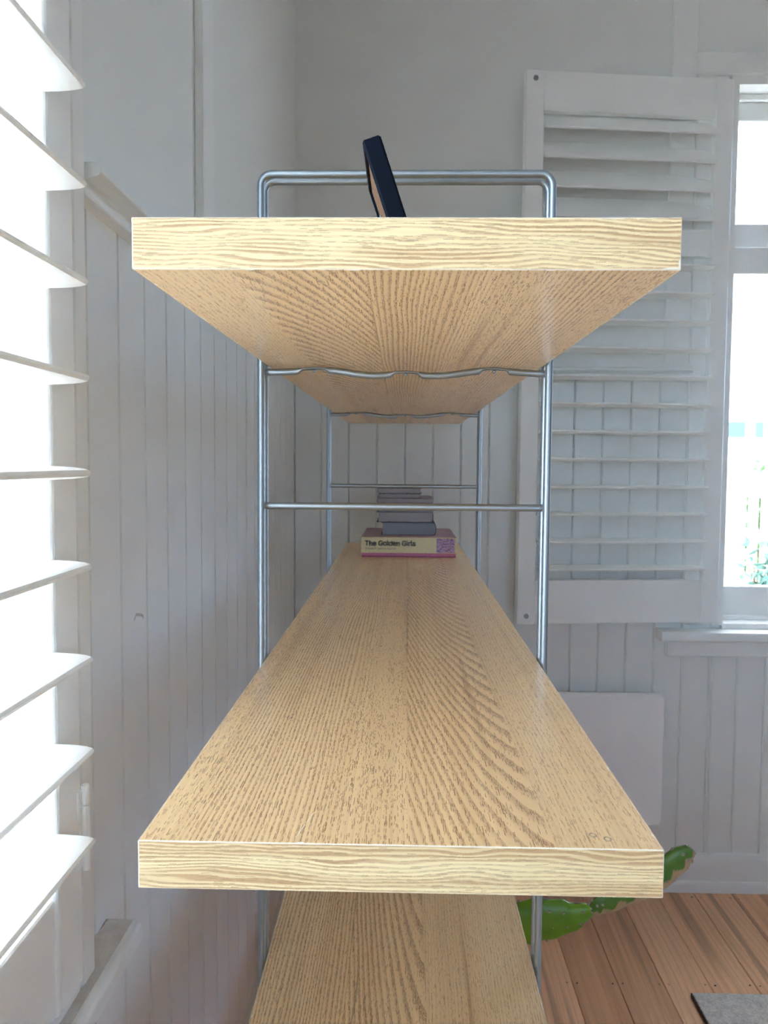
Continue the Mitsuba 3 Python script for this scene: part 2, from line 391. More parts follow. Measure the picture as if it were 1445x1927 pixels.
# flat sheets above the rail, their joints covered by battens
for a, b, z0 in ((LW1, 1.28, RAIL), (1.28, D, RAIL)):
    put('panel', box(XW - 0.010, XW, a, b, z0, ZC), 'mat_panel', 'wall_left')
put('panel', box(XW - 0.010, XW, LW0 - 0.6, LW1, LZ1, ZC), 'mat_panel', 'wall_left')
put('panel', box(XW, 0.757, D, D + 0.010, RAIL, ZC), 'mat_panel', 'wall_back')
put('panel', box(0.757, BW0, D, D + 0.010, RAIL, ZC), 'mat_panel', 'wall_back')
put('panel', box(BW0, XR, D, D + 0.010, BZ1, ZC), 'mat_panel', 'wall_back')
put('batten', box(XW, XW + 0.013, 1.243, 1.3153, 0.272, ZC, 0.002), 'mat_trim', 'wall_left')
put('batten', box(0.7225, 0.7915, D - 0.011, D, 0.255, ZC, 0.002), 'mat_trim', 'wall_back')

# chair rail
prof = [(0, -0.0155), (0.0125, -0.0155), (0.0145, -0.0140), (0.0145, -0.0100), (0.0100, -0.0085), (0.0105, -0.0045), (0.0140, -0.0005), (0.0200, 0.0012), (0.0225, 0.0020), (0.0270, 0.0032), (0.0298, 0.0065), (0.0296, 0.0105), (0.0268, 0.0140), (0.0215, 0.0155), (0, 0.0155)]
m = prism([(a, b) for a, b in prof], D - 0.778, (0, 2, 1)); m.apply_translation((XW, 0.778, 0.2605))
put('trim_1', m, 'mat_trim', smooth=35, kind='structure', label='white moulded chair rail along the left wall')
m = prism([(-a, b) for a, b in prof], 0.797 - XW - 0.03, (1, 2, 0)); m.apply_translation((XW + 0.03, D, 0.2545))
put('trim_2', m, 'mat_trim', smooth=35, kind='structure', label='white moulded chair rail on the back wall')
# skirting
sk = [(0, 0), (0.026, 0), (0.026, 0.022), (0.022, 0.030), (0.016, 0.032), (0.016, 0.090), (0.013, 0.098), (0.010, 0.106), (0, 0.108)]
m = prism([(-a, b) for a, b in sk], XR - XW, (1, 2, 0)); m.apply_translation((XW, D, ZF))
put('baseboard_back', m, 'mat_trim', smooth=30, kind='structure', label='white skirting board along the back wall')
m = prism(sk, D - 0.03 - YR, (0, 2, 1)); m.apply_translation((XW, YR, ZF))
put('baseboard_left', m, 'mat_trim', smooth=30, kind='structure', label='white skirting board along the left wall')

# ------------------------------------------------------------------ window_1 (left wall): lining, sill, glazing behind the shutters
tag('window_1', 'white timber window in the left wall behind open louvres', kind='structure')
XO = XW - TH - 0.03
lin = V(box(XO, XW - 0.004, LW1, LW1 + 0.02, LZ0, LZ1), box(XO, XW - 0.004, LW0 - 0.02, LW0, LZ0, LZ1), box(XO, XW - 0.004, LW0, LW1, LZ1, LZ1 + 0.02), box(XO - 0.03, XW - 0.0102, LW0, LW1, LZ0 - 0.02, LZ0))
put('lining', lin, 'mat_trim', 'window_1')
for a, b in ((LW0, -0.164), (-0.164, LW1)):
    x0, x1, fw = XO + 0.01, XO + 0.05, 0.038
    s = put('sash', V(box(x0, x1, a, a + fw, LZ0, LZ1), box(x0, x1, b - fw, b, LZ0, LZ1), box(x0, x1, a + fw, b - fw, LZ0, LZ0 + 0.05), box(x0, x1, a + fw, b - fw, LZ1 - 0.05, LZ1)), 'mat_trim', 'window_1')
    v = np.array([[x0 + 0.02, a + fw, LZ0 + 0.05], [x0 + 0.02, b - fw, LZ0 + 0.05], [x0 + 0.02, b - fw, LZ1 - 0.05], [x0 + 0.02, a + fw, LZ1 - 0.05]])
    put('pane', trimesh.Trimesh(v, [[0, 1, 2], [0, 2, 3]], process=False), 'mat_pane', s)
# sill board with a rounded nosing, dusty on top
r = 0.0085
arc = [(r * math.sin(t), r * math.cos(t)) for t in np.linspace(0, math.pi / 2, 9)]
prof = [(-0.010, -0.024), (-0.010, 0)] + [(0.0300 + a, b - r) for a, b in arc] + [(0.0385, -0.021), (0.0355, -0.024)]
m = prism(prof, 0.849 - (LW0 - 0.15), (0, 2, 1)); m.apply_translation((XW, LW0 - 0.15, -0.488))
put('sill', m, 'mat_sill_dust', 'window_1', smooth=35)
# shutter frame standing on the sill
XF = -0.290
fr = V(box(XW, XF - 0.001, 0.7300, 0.7605, LZ0, 1.28, 0.0035), box(XW, XF, -1.09, -1.06, LZ0, 1.28, 0.0025), box(XW, XF, -1.06, 0.7285, 1.25, 1.28, 0.0025), box(XW, XF - 0.003, -1.06, 0.7285, LZ0, LZ0 + 0.010, 0.002))
put('shutter_frame', fr, 'mat_trim', 'window_1', smooth=30)

# ------------------------------------------------------------------ louvre shutters
def blade_profile(w=0.089, t=0.0112, n=22):
    a = np.linspace(0, 2 * math.pi, n, endpoint=False)
    return [((w / 2) * np.sign(math.cos(q)) * abs(math.cos(q)) ** 0.85, (t / 2) * np.sign(math.sin(q)) * abs(math.sin(q)) ** 0.62) for q in a]

BOT, TOPZ = -0.476, 1.24
def left_shutter(y0, y1, label, hinge_y):
    t = thing('louvre_shutter', label, 'shutter', None)
    x0, x1, sw = XF - 0.028, XF, 0.0495
    for a, b, inner, s in ((y1 - sw, y1, y1 - sw, -1), (y0, y0 + sw, y0 + sw, 1)):
        bead = prism([(x1 - 0.006 + 0.006 * math.cos(q), inner + s * (0.0 + 0.0045 * math.sin(q))) for q in np.linspace(-math.pi / 2, math.pi / 2, 9)], TOPZ - BOT, (0, 1, 2))
        bead.apply_translation((0, 0, BOT))
        put('stile', V(box(x0, x1, a, b, BOT, TOPZ, 0.002), bead), 'mat_shutter', t)
    put('bottom_rail', box(x0 + 0.003, x1 - 0.003, y0 + sw, y1 - sw, BOT, -0.372, 0.0015), 'mat_shutter', t)
    put('top_rail', box(x0 + 0.003, x1 - 0.003, y0 + sw, y1 - sw, 1.13, TOPZ, 0.0015), 'mat_shutter', t)
    bl = prism(blade_profile(), y1 - y0 - 2 * sw - 0.003, (0, 2, 1))
    for k in range(-10, 9):
        put('louvre', moved(bl, -0.302, y0 + sw + 0.0015, 0.3007 - 0.0777 * k - 0.0004), 'mat_shutter', t, smooth=35)
    for zc in ((-0.333, 0.90) if hinge_y else ()):
        h = thing_part = put('hinge', box(x1 - 0.001, x1 + 0.0015, hinge_y - 0.011, hinge_y + 0.011, zc - 0.036, zc + 0.036, 0.0005), 'mat_shutter', t)
        for a, b in ((-0.040, -0.0165), (-0.016, 0.0205), (0.021, 0.040)):
            put('knuckle', tube([(x1 + 0.0035, hinge_y, zc + q) for q in (a, a + 0.0005, a + 0.0015, b - 0.0015, b - 0.0005, b)], [0.0030, 0.0038, 0.0042, 0.0042, 0.0038, 0.0030], 16), 'mat_shutter', h, smooth=40)
    return t
left_shutter(-0.010, 0.7275, 'bright white louvre shutter with flat open blades in the left window', 0.7285)
left_shutter(-0.90, -0.165, 'white louvre shutter nearest the viewer in the left window, beside the first', None)

# the open leaf of the back window, folded back towards the wall
def right_shutter():
    t = thing('louvre_shutter', 'grey-white louvre shutter leaf folded against the back wall beside the bright window', 'shutter')
    W, th = 0.574, 0.028
    H0, H1 = -0.4420, 1.0440
    yaw = math.radians(6.0)
    hx, hy = 0.8855, D - 0.030          # the hinged edge
    def place(m):                       # local: u from the hinge to the left = -x, front face at y = 0
        return moved(m, hx, hy, 0, 0) if not yaw else moved(moved(m, 0, 0, 0, yaw), hx, hy)
    sw = 0.0500
    for a, b in ((-W, -W + sw), (-sw, 0)):
        key = put('stile', place(box(a, b, 0, th, H0, H1, 0.002)), 'mat_shutter', t)
        if a == -W:
            for zz in (1.0225, -0.4200):
                d = trimesh.creation.cylinder(0.0070, 0.002, sections=20); d.apply_transform(trimesh.transformations.rotation_matrix(math.pi / 2, (1, 0, 0)))
                put('catch', place(moved(d, -W + 0.026, -0.0004, zz)), 'mat_steel_dark', key)
    for nm, z0, z1 in (('top_rail', 0.9410, H1), ('middle_rail', 0.5690, 0.6420), ('bottom_rail', H0, -0.3210)):
        put(nm, place(box(-W + sw, -sw, 0.0025, th - 0.0025, z0, z1, 0.0015)), 'mat_shutter', t)
    bl = prism(blade_profile(), W - 2 * sw - 0.003, (1, 2, 0))
    for z, tilt in [(0.8890 - 0.0765 * k, (42.0, 43.0, 44.5, 49.0)[k]) for k in range(4)] + [(0.5390 - 0.0752 * k, 0.0) for k in range(12)]:
        q = math.radians(tilt)
        b = bl.copy(); b.apply_transform(trimesh.transformations.rotation_matrix(q, (1, 0, 0)))      # front edge tipped down
        put('louvre', place(moved(b, -W + sw + 0.0015, th / 2, z + 0.0005 + 0.0445 * math.sin(q))), 'mat_shutter', t, smooth=35)
right_shutter()

# ------------------------------------------------------------------ window_2 (back wall)
tag('window_2', 'white double hung window in the back wall at the right', kind='structure')
YO = D + TH
put('casing', box(0.7920, 0.8760, D - 0.016, D, BZ0, 1.060, 0.003), 'mat_trim', 'window_2')
put('casing', box(0.7835, 1.90, D - 0.020, D, 1.060, 1.122, 0.004), 'mat_trim', 'window_2')
put('casing', box(1.80, 1.885, D - 0.016, D, BZ0, 1.060, 0.003), 'mat_trim', 'window_2')
jf = V(box(0.876, BW0 + 0.020, D - 0.014, YO + 0.02, BZ0, BZ1), box(BW1 - 0.02, BW1 + 0.01, D - 0.014, YO + 0.02, BZ0, BZ1), box(BW0, BW1, D - 0.014, YO + 0.02, BZ1 - 0.004, BZ1 + 0.02), box(BW0 + 0.02, BW1 - 0.02, D - 0.012, YO + 0.03, BZ0 - 0.011, BZ0 + 0.004))
put('lining', jf, 'mat_trim', 'window_2')
pr = [(0.0, 0.0), (0.0, 0.030), (0.052, 0.030), (0.059, 0.027), (0.062, 0.021), (0.062, 0.006), (0.058, 0.001), (0.052, 0.0)]
m = prism([(-a, b) for a, b in pr], 1.95 - 0.7215, (1, 2, 0)); m.apply_translation((0.7215, D, -0.4935))
put('sill', m, 'mat_trim', 'window_2', smooth=30)
put('apron', box(0.7475, 1.92, D - 0.022, D, -0.5420, -0.4935, 0.003), 'mat_trim', 'window_2')
def sash(y0, z0, z1, top, bot, st=0.036):
    a, b = BW0 + 0.020, BW1 - 0.020
    y1 = y0 + 0.034
    s = put('sash', V(box(a, a + st, y0, y1, z0, z1, 0.002), box(b - st, b, y0, y1, z0, z1, 0.002), box(a + st, b - st, y0, y1, z1 - top, z1, 0.002), box(a + st, b - st, y0, y1, z0, z0 + bot, 0.002)), 'mat_trim', 'window_2')
    v = np.array([[a + st, y0 + 0.02, z0 + bot], [b - st, y0 + 0.02, z0 + bot], [b - st, y0 + 0.02, z1 - top], [a + st, y0 + 0.02, z1 - top]])
    put('pane', trimesh.Trimesh(v, [[0, 1, 2], [0, 2, 3]], process=False), 'mat_pane', s)
sash(D + 0.062, -0.440, 0.620, 0.075, 0.088, 0.012)
sash(D + 0.098, 0.600, 1.036, 0.052, 0.095, 0.012)
put('stop', V(box(BW0 + 0.02, BW1 - 0.02, D + 0.045, D + 0.060, BZ1 - 0.020, BZ1 - 0.004, 0.002), box(BW0 + 0.02, BW1 - 0.02, D + 0.045, D + 0.060, BZ0 + 0.004, BZ0 + 0.016, 0.002)), 'mat_trim', 'window_2')

# window_3 in the wall facing the shelf ends, whose light falls on them
tag('window_3', 'wide window in the wall facing the shelves', kind='structure')
put('frame', V(box(RW0, RW0 + 0.06, YR - TH, YR, RZ0, RZ1), box(RW1 - 0.06, RW1, YR - TH, YR, RZ0, RZ1), box(RW0 + 0.06, RW1 - 0.06, YR - TH, YR, RZ0, RZ0 + 0.06), box(RW0 + 0.06, RW1 - 0.06, YR - TH, YR, RZ1 - 0.06, RZ1), box((RW0 + RW1) / 2 - 0.03, (RW0 + RW1) / 2 + 0.03, YR - TH, YR, RZ0 + 0.06, RZ1 - 0.06)), 'mat_trim', 'window_3')
for a, b in ((RW0 + 0.06, (RW0 + RW1) / 2 - 0.03), ((RW0 + RW1) / 2 + 0.03, RW1 - 0.06)):
    v = np.array([[a, YR - 0.06, RZ0 + 0.06], [b, YR - 0.06, RZ0 + 0.06], [b, YR - 0.06, RZ1 - 0.06], [a, YR - 0.06, RZ1 - 0.06]])
    put('pane', trimesh.Trimesh(v, [[0, 1, 2], [0, 2, 3]], process=False), 'mat_pane', 'window_3')

# ------------------------------------------------------------------ shelving unit
unit = thing('shelving_unit', 'long oak laminate shelving unit on double silver tube frames along the left wall', 'shelving unit')
YF, YE, XL, XRT = 0.460, 2.244, -0.1508, 0.1492
BAND = 0.0012
for z in (ZT, ZM, Z3, Z4):
    s = put('shelf', box(XL + 0.0006, XRT - 0.0006, YF + BAND, YE - BAND, z - TT, z, 0.0003), 'mat_oak', unit)
    for y0, y1 in ((YF, YF + BAND), (YE - BAND, YE)):
        put('edge_band', box(XL, XRT, y0, y1, z - TT + 0.0001, z - 0.0001, 0.00045), 'mat_oak_end', s, label='pale printed edge band')
    for x0, x1 in ((XL, XL + 0.0006), (XRT - 0.0006, XRT)):
        put('edge_band', box(x0, x1, YF + BAND, YE - BAND, z - TT + 0.0001, z - 0.0001, 0.0002), 'mat_oak_long', s, label='pale printed edge band')
TR, HX, UC, ZU = 0.0040, 0.1553, -0.0006, 0.3067
def bracket_mesh(y, zc):
    """The wavy bearer under a shelf: a tube pressed flat at three screw points."""
    xs = np.linspace(-HX + 0.003, HX - 0.003, 121)
    key_x = np.array([-0.1525, -0.125, -0.105, -0.094, -0.070, -0.045, -0.022, -0.006, 0.010, 0.022, 0.045, 0.070, 0.090, 0.105, 0.122, 0.1525])
    key_z = np.array([-0.0062, -0.0060, -0.0046, -0.0042, -0.0052, -0.0082, -0.0085, -0.0066, -0.0066, -0.0085, -0.0082, -0.0056, -0.0040, -0.0040, -0.0056, -0.0066])
    z = -0.0040 + (np.interp(xs, key_x, key_z) + 0.0040) * 1.45
    z = np.convolve(np.pad(z, 4, mode='edge'), np.ones(9) / 9, mode='valid')
    flat = np.zeros_like(xs)
    for c in (-0.099, 0.002, 0.098):
        flat = np.maximum(flat, np.clip((0.0165 - np.abs(xs - c)) / 0.003, 0, 1))
    m = tube(np.c_[xs + UC, np.full_like(xs, y), zc + z], 1.0, 16)
    n, S = len(xs), 16
    for i in range(n):
        q = m.vertices[i * S:(i + 1) * S] - m.vertices[len(m.vertices) - 2 if False else i * S:(i + 1) * S].mean(0)
        c = np.array([xs[i] + UC, y, zc + z[i]])
        rz, ry = TR * 0.92 * (1 - 0.62 * flat[i]), TR * 0.92 * (1 + 0.35 * flat[i])
        q = q / np.maximum(np.linalg.norm(q, axis=1, keepdims=True), 1e-9)
        m.vertices[i * S:(i + 1) * S] = c + q * np.array([1.0, ry, rz]) * np.array([TR, 1, 1]) + np.array([0, 0, 0.0016 * flat[i]])
    return m
for y, order in ((0.9014, 1), (1.7050, -1)):
    ys = (y, y + 0.0235)
    for yy in ys:
        path = arc_path([(UC - HX, yy, ZF + 0.004), (UC - HX, yy, ZU), (UC + HX, yy, ZU), (UC + HX, yy, ZF + 0.004)], 0.0125, 9)
        fk = put('tube_frame', tube(path, TR, 20), 'mat_chrome', unit, smooth=40, label='silver steel tube frame')
        for s in (-1, 1):
            put('foot', moved(trimesh.creation.cylinder(0.0058, 0.008, sections=18), UC + s * HX, yy, ZF + 0.0042), 'mat_frame_black', fk, label='black plastic foot')
    ym = (ys[0] + ys[1]) / 2
    for z in (ZT, ZM, Z3, Z4):
        b = put('bracket', bracket_mesh(ym, z - TT), 'mat_chrome', unit, smooth=40, label='wavy silver bearer')
        for c, dz in ((-0.099, -0.0046), (0.002, -0.0080), (0.098, -0.0044)):
            sc = trimesh.creation.icosphere(2, 0.0021); sc.apply_scale((1, 1, 0.7))
            put('screw', moved(sc, c + UC, ym - 0.001, z - TT + dz - 0.0012), 'mat_chrome', b, smooth=True)
        for s in (-1, 1):
            put('bolt', moved(trimesh.creation.icosphere(2, 0.0030), UC + s * (HX + 0.0030), ym, z - TT - 0.0064), 'mat_chrome', b, smooth=True)
    for z in (-0.0485, -0.3930, -0.7375):
        cb = put('crossbar', tube([(UC - HX + 0.002, ym, z), (UC - HX + 0.0028, ym, z), (UC, ym, z), (UC + HX - 0.0028, ym, z), (UC + HX - 0.002, ym, z)], [0.0025, TR * 0.98, TR * 0.98, TR * 0.98, 0.0025], 20), 'mat_chrome', unit, smooth=40)
        for s in (-1, 1):
            put('bolt', moved(trimesh.creation.icosphere(2, 0.0026), UC + s * (HX + 0.0030), ym, z), 'mat_chrome', cb, smooth=True)

# ------------------------------------------------------------------ picture frame on the top shelf
pf = thing('picture_frame', 'small black picture frame leaning back on its strut on the top shelf', 'picture frame')
principled('mat_kraft', proc(lambda p, n, uv: mix((0.24, 0.145, 0.09), (0.18, 0.105, 0.065), noise(p.x * 300, p.y * 300, p.z * 300))), 0.8, 0.2)
principled('mat_kraft_light', (0.50, 0.33, 0.18), 0.8, 0.2)
principled('mat_print', (0.72, 0.71, 0.68), 0.5, 0.3)
lean = math.radians(18.6)
fy0, fy1, fh, ft = 0.700, 0.822, 0.1390, 0.0160       # width along y, height, thickness
def lean_place(m):       # local: x = thickness (front at 0, back at -ft), y = width, z = up the frame
    m = m.copy()
    m.apply_transform(trimesh.transformations.rotation_matrix(-lean, (0, 1, 0)))
    m.apply_translation((0.0220, 0, ZT + 0.0003 + ft * math.sin(lean)))
    return m
rw = 0.015
def rail(a0, a1, b0, b1):
    return box(-ft, 0, a0, a1, b0, b1, 0.0022)
from manifold3d import Manifold, Mesh
def man(m):
    return Manifold(Mesh(np.asarray(m.vertices, np.float32), np.asarray(m.faces, np.uint32)))
out = [(0, 0), (-ft, 0), (-ft, fh), (-0.006, fh), (-0.003, fh - 0.001), (-0.001, fh - 0.003), (0, fh - 0.006)]
blk = box(-ft, 0, fy0, fy1, 0, fh, 0.0018)
rnd = trimesh.convex.convex_hull(np.vstack([np.c_[np.full(9, x), np.full(9, 0), np.zeros(9)] for x in (0,)])) if False else None
frame_m = man(blk) - man(box(-ft - 1, -0.0045, fy0 + 0.006, fy1 - 0.006, 0.006, fh - 0.006)) - man(box(-0.01, 1, fy0 + rw, fy1 - rw, rw, fh - rw))
fm = frame_m.to_mesh()
put('moulding', lean_place(trimesh.Trimesh(fm.vert_properties[:, :3], fm.tri_verts, process=False)), 'mat_frame_black', pf)
put('backing_board', lean_place(box(-0.0137, -0.0062, fy0 + 0.0065, fy1 - 0.0065, 0.0065, fh - 0.0065)), 'mat_kraft', pf, label='brown card backing')
put('print', lean_place(box(-0.0060, -0.0052, fy0 + 0.0065, fy1 - 0.0065, 0.0065, fh - 0.0065)), 'mat_print', pf)
v = np.array([[-0.0049, fy0 + 0.0065, 0.0065], [-0.0049, fy1 - 0.0065, 0.0065], [-0.0049, fy1 - 0.0065, fh - 0.0065], [-0.0049, fy0 + 0.0065, fh - 0.0065]])
put('glazing', lean_place(trimesh.Trimesh(v, [[0, 1, 2], [0, 2, 3]], process=False)), 'mat_pane', pf)
hg = put('hanger', lean_place(V(box(-0.0152, -0.0138, 0.795, 0.809, 0.072, 0.104, 0.0004), box(-0.0170, -0.0152, 0.798, 0.806, 0.088, 0.096, 0.0004))), 'mat_chrome', pf, label='small metal hanger')
hx, hz = -0.0140 * math.cos(lean) - 0.074 * math.sin(lean) + 0.0220, ZT + 0.0003 + ft * math.sin(lean) + 0.074 * math.cos(lean) - 0.0140 * math.sin(lean)
sa = np.array([hx, hz]); sb = np.array([hx - 0.036, ZT + 0.0013]); tt = (sa - sb) / np.linalg.norm(sa - sb); nn = np.array([-tt[1], tt[0]]) * 0.001
m = prism([tuple(sa - nn), tuple(sa + nn), tuple(sb + nn), tuple(sb - nn)], 0.034, (0, 2, 1)); m.apply_translation((0, 0.742, 0))
put('strut', m, 'mat_kraft_light', pf, label='light brown card easel strut')

# ------------------------------------------------------------------ boxed game and stacked books on the middle shelf
gx0, gx1, gy0, gy1, gz = -0.0975, 0.1225, 1.900, 2.168, ZM
principled('mat_lid', (0.78, 0.70, 0.44), 0.5, 0.4)
principled('mat_lid_top', proc(lambda p, n, uv: mix((0.40, 0.22, 0.24), (0.52, 0.34, 0.36), fbm(p.x * 26, p.y * 26, 2.0))), 0.4, 0.5)
principled('mat_pink', (0.60, 0.20, 0.34), 0.5, 0.4)
principled('mat_magenta', (0.36, 0.07, 0.17), 0.5, 0.4)
principled('mat_ink', (0.02, 0.02, 0.022), 0.6, 0.3)
principled('mat_ink_soft', (0.16, 0.14, 0.10), 0.6, 0.3)
principled('mat_collage', proc(lambda p, n, uv: mix(mix((0.42, 0.30, 0.50), (0.62, 0.46, 0.60), noise(p.x * 420, 1.0, p.z * 420)), mix((0.12, 0.16, 0.42), (0.55, 0.10, 0.22), cell_rand(dr.floor(p.x * 330), 2, dr.floor(p.z * 330))), smoothstep(0.56, 0.72, noise(p.x * 330, 5.0, p.z * 330)))), 0.5, 0.4)
g = thing('puzzle_box', 'cream and pink boxed puzzle lying flat on the middle shelf under the books', 'puzzle box')
put('base', V(box(gx0 + 0.0015, gx1 - 0.0015, gy0 + 0.0015, gy1 - 0.0015, gz + 0.0001, gz + 0.03, 0.0006)), 'mat_pink', g, label='pink box base')
put('base_stripe', box(gx0 + 0.0013, gx1 - 0.0013, gy0 + 0.0013, gy1 - 0.0013, gz + 0.0002, gz + 0.0034, 0.0003), 'mat_magenta', g, label='dark magenta stripe')
ld = put('lid', box(gx0, gx1, gy0, gy1, gz + 0.0098, gz + 0.0462, 0.0006), 'mat_lid', g, label='cream lid')
put('lid_picture', box(gx0 + 0.0012, gx1 - 0.0012, gy0 + 0.0012, gy1 - 0.0012, gz + 0.0455, gz + 0.0465, 0.0002), 'mat_lid_top', ld, label='pinkish brown lid top')
def lettering(text, width, height, x, z, mat, name, bold=True, label=None):
    m = meshkit.text_mesh(text, height, 0.0004, bold)
    m.apply_scale((width / (m.bounds[1, 0] - m.bounds[0, 0]), 1, 1))
    m.apply_translation((-m.bounds[0, 0], 0, 0))
    if height > 0.008:
        m = V(*[moved(m, dx, dz) for dx in (0, 0.0004, 0.0008) for dz in (0, 0.0003)])
    w = np.c_[m.vertices[:, 0] + x, gy0 - m.vertices[:, 2] + 0.0001, m.vertices[:, 1] + z]
    put(name, trimesh.Trimesh(w, m.faces, process=False), mat, ld, label=label)
lettering('The Golden Girls', 0.1165, 0.0115, gx0 + 0.0085, gz + 0.0265, 'mat_ink', 'title', True, 'black title lettering')
lettering('500 PIECE JIGSAW PUZZLE', 0.070, 0.0036, gx0 + 0.0095, gz + 0.0180, 'mat_ink_soft', 'subtitle', True, 'small dark lettering')
put('picture', box(gx0 + 0.1735, gx1 - 0.0045, gy0 - 0.0003, gy0 + 0.0005, gz + 0.0112, gz + 0.0440), 'mat_collage', ld, label='purple mottled picture square')

principled('mat_pages', proc(lambda p, n, uv: mix((0.50, 0.49, 0.50), (0.36, 0.355, 0.37), noise(p.x * 8, p.y * 8, p.z * 2600))), 0.8, 0.2)
principled('mat_pages_blue', proc(lambda p, n, uv: mix((0.36, 0.385, 0.42), (0.27, 0.29, 0.325), noise(p.x * 8, p.y * 8, p.z * 2600) * 0.6 + 0.5 * fbm(p.x * 30, p.y * 5, p.z * 60))), 0.8, 0.2)
for nm, c in (('navy', (0.018, 0.026, 0.045)), ('ink', (0.012, 0.014, 0.020)), ('rose', (0.30, 0.20, 0.24)), ('slate', (0.06, 0.065, 0.085)), ('plum', (0.10, 0.085, 0.12)), ('grey', (0.34, 0.32, 0.34))):
    principled('mat_cover_' + nm, c, 0.35, 0.5)
def book(label, x0, x1, y0, depth, z0, z1, cover, pages, spine, tc=0.0009, over=0.003, sag=0.0):
    """A book lying flat, its head towards the viewer; the cover wraps round a rounded spine (+1 = right, -1 = left)."""
    b = thing('book', label, 'book', 'books stacked on the puzzle box')
    h = z1 - z0
    def sagged(m):
        m = m.subdivide_to_size(0.018) if sag else m
        u = (m.vertices[:, 0] - x0) / (x1 - x0)
        m.vertices[:, 2] -= sag * np.sin(np.clip(u, 0, 1) * math.pi) * np.clip((m.vertices[:, 2] - z0) / h, 0, 1) ** 2
        return m
    rr = h / 2
    n = 12
    def outline(inset, open_side):
        xa, xb = x0, x1
        k = rr - inset
        bul = min(0.35 * rr, 0.006)
        e = [(math.sin(q) * bul, -math.cos(q) * k) for q in np.linspace(0, math.pi, n)]
        pts = [(xb - bul + a - inset, z0 + rr + c) for a, c in e]
        return pts, xa + open_side
    outer, _ = outline(0, 0)
    inner, xi = outline(tc, 0)
    cov = outer + [(x0, z1), (x0, z1 - tc)] + inner[::-1] + [(x0, z0 + tc), (x0, z0)]
    pg = inner + [(x0 + over, z1 - tc), (x0 + over, z0 + tc)]
    if spine < 0:
        cov = [(x0 + x1 - a, c) for a, c in cov]; pg = [(x0 + x1 - a, c) for a, c in pg]
    mc = prism(Polygon(cov), depth, (0, 2, 1)); mp = prism(Polygon(pg).buffer(-0.00005), depth - 0.005, (0, 2, 1))
    mc.apply_translation((0, y0, 0)); mp.apply_translation((0, y0 + 0.0025, 0))
    put('cover', sagged(mc), cover, b)
    put('pages', sagged(mp), pages, b)
bz = gz + 0.0466
stack = [('thick navy hardback, lowest of the books stacked on the puzzle box', -0.0535, 0.0775, 1.955, 0.19, 0.0300, 'mat_cover_navy', 'mat_pages_blue', 1, 0.0011, 0.0035),
         ('dark covered book lying second from the bottom of the book stack', -0.0640, 0.0705, 1.960, 0.19, 0.0245, 'mat_cover_navy', 'mat_pages', 1, 0.0012, 0.004),
         ('pale book in the middle of the stack behind the front crossbar', -0.0610, 0.0690, 1.962, 0.19, 0.0215, 'mat_cover_grey', 'mat_pages', 1, 0.0008, 0.002),
         ('thin rose covered paperback third from the top of the book stack', -0.0640, 0.0690, 1.958, 0.185, 0.0105, 'mat_cover_rose', 'mat_pages', -1, 0.0014, 0.002),
         ('slim dark book second from the top of the book stack', -0.0610, 0.0400, 1.960, 0.16, 0.0112, 'mat_cover_slate', 'mat_pages', -1, 0.0013, 0.002),
         ('small dark spined book on top of the book stack', -0.0625, 0.0420, 1.960, 0.16, 0.0130, 'mat_cover_plum', 'mat_pages', -1, 0.0010, 0.002)]
for lab, x0, x1, y0, dep, h, cov, pag, sp, tc, ov in stack:
    book(lab, x0, x1, y0, dep, bz, bz + h, cov, pag, sp, tc, ov)
    bz += h + 0.0001

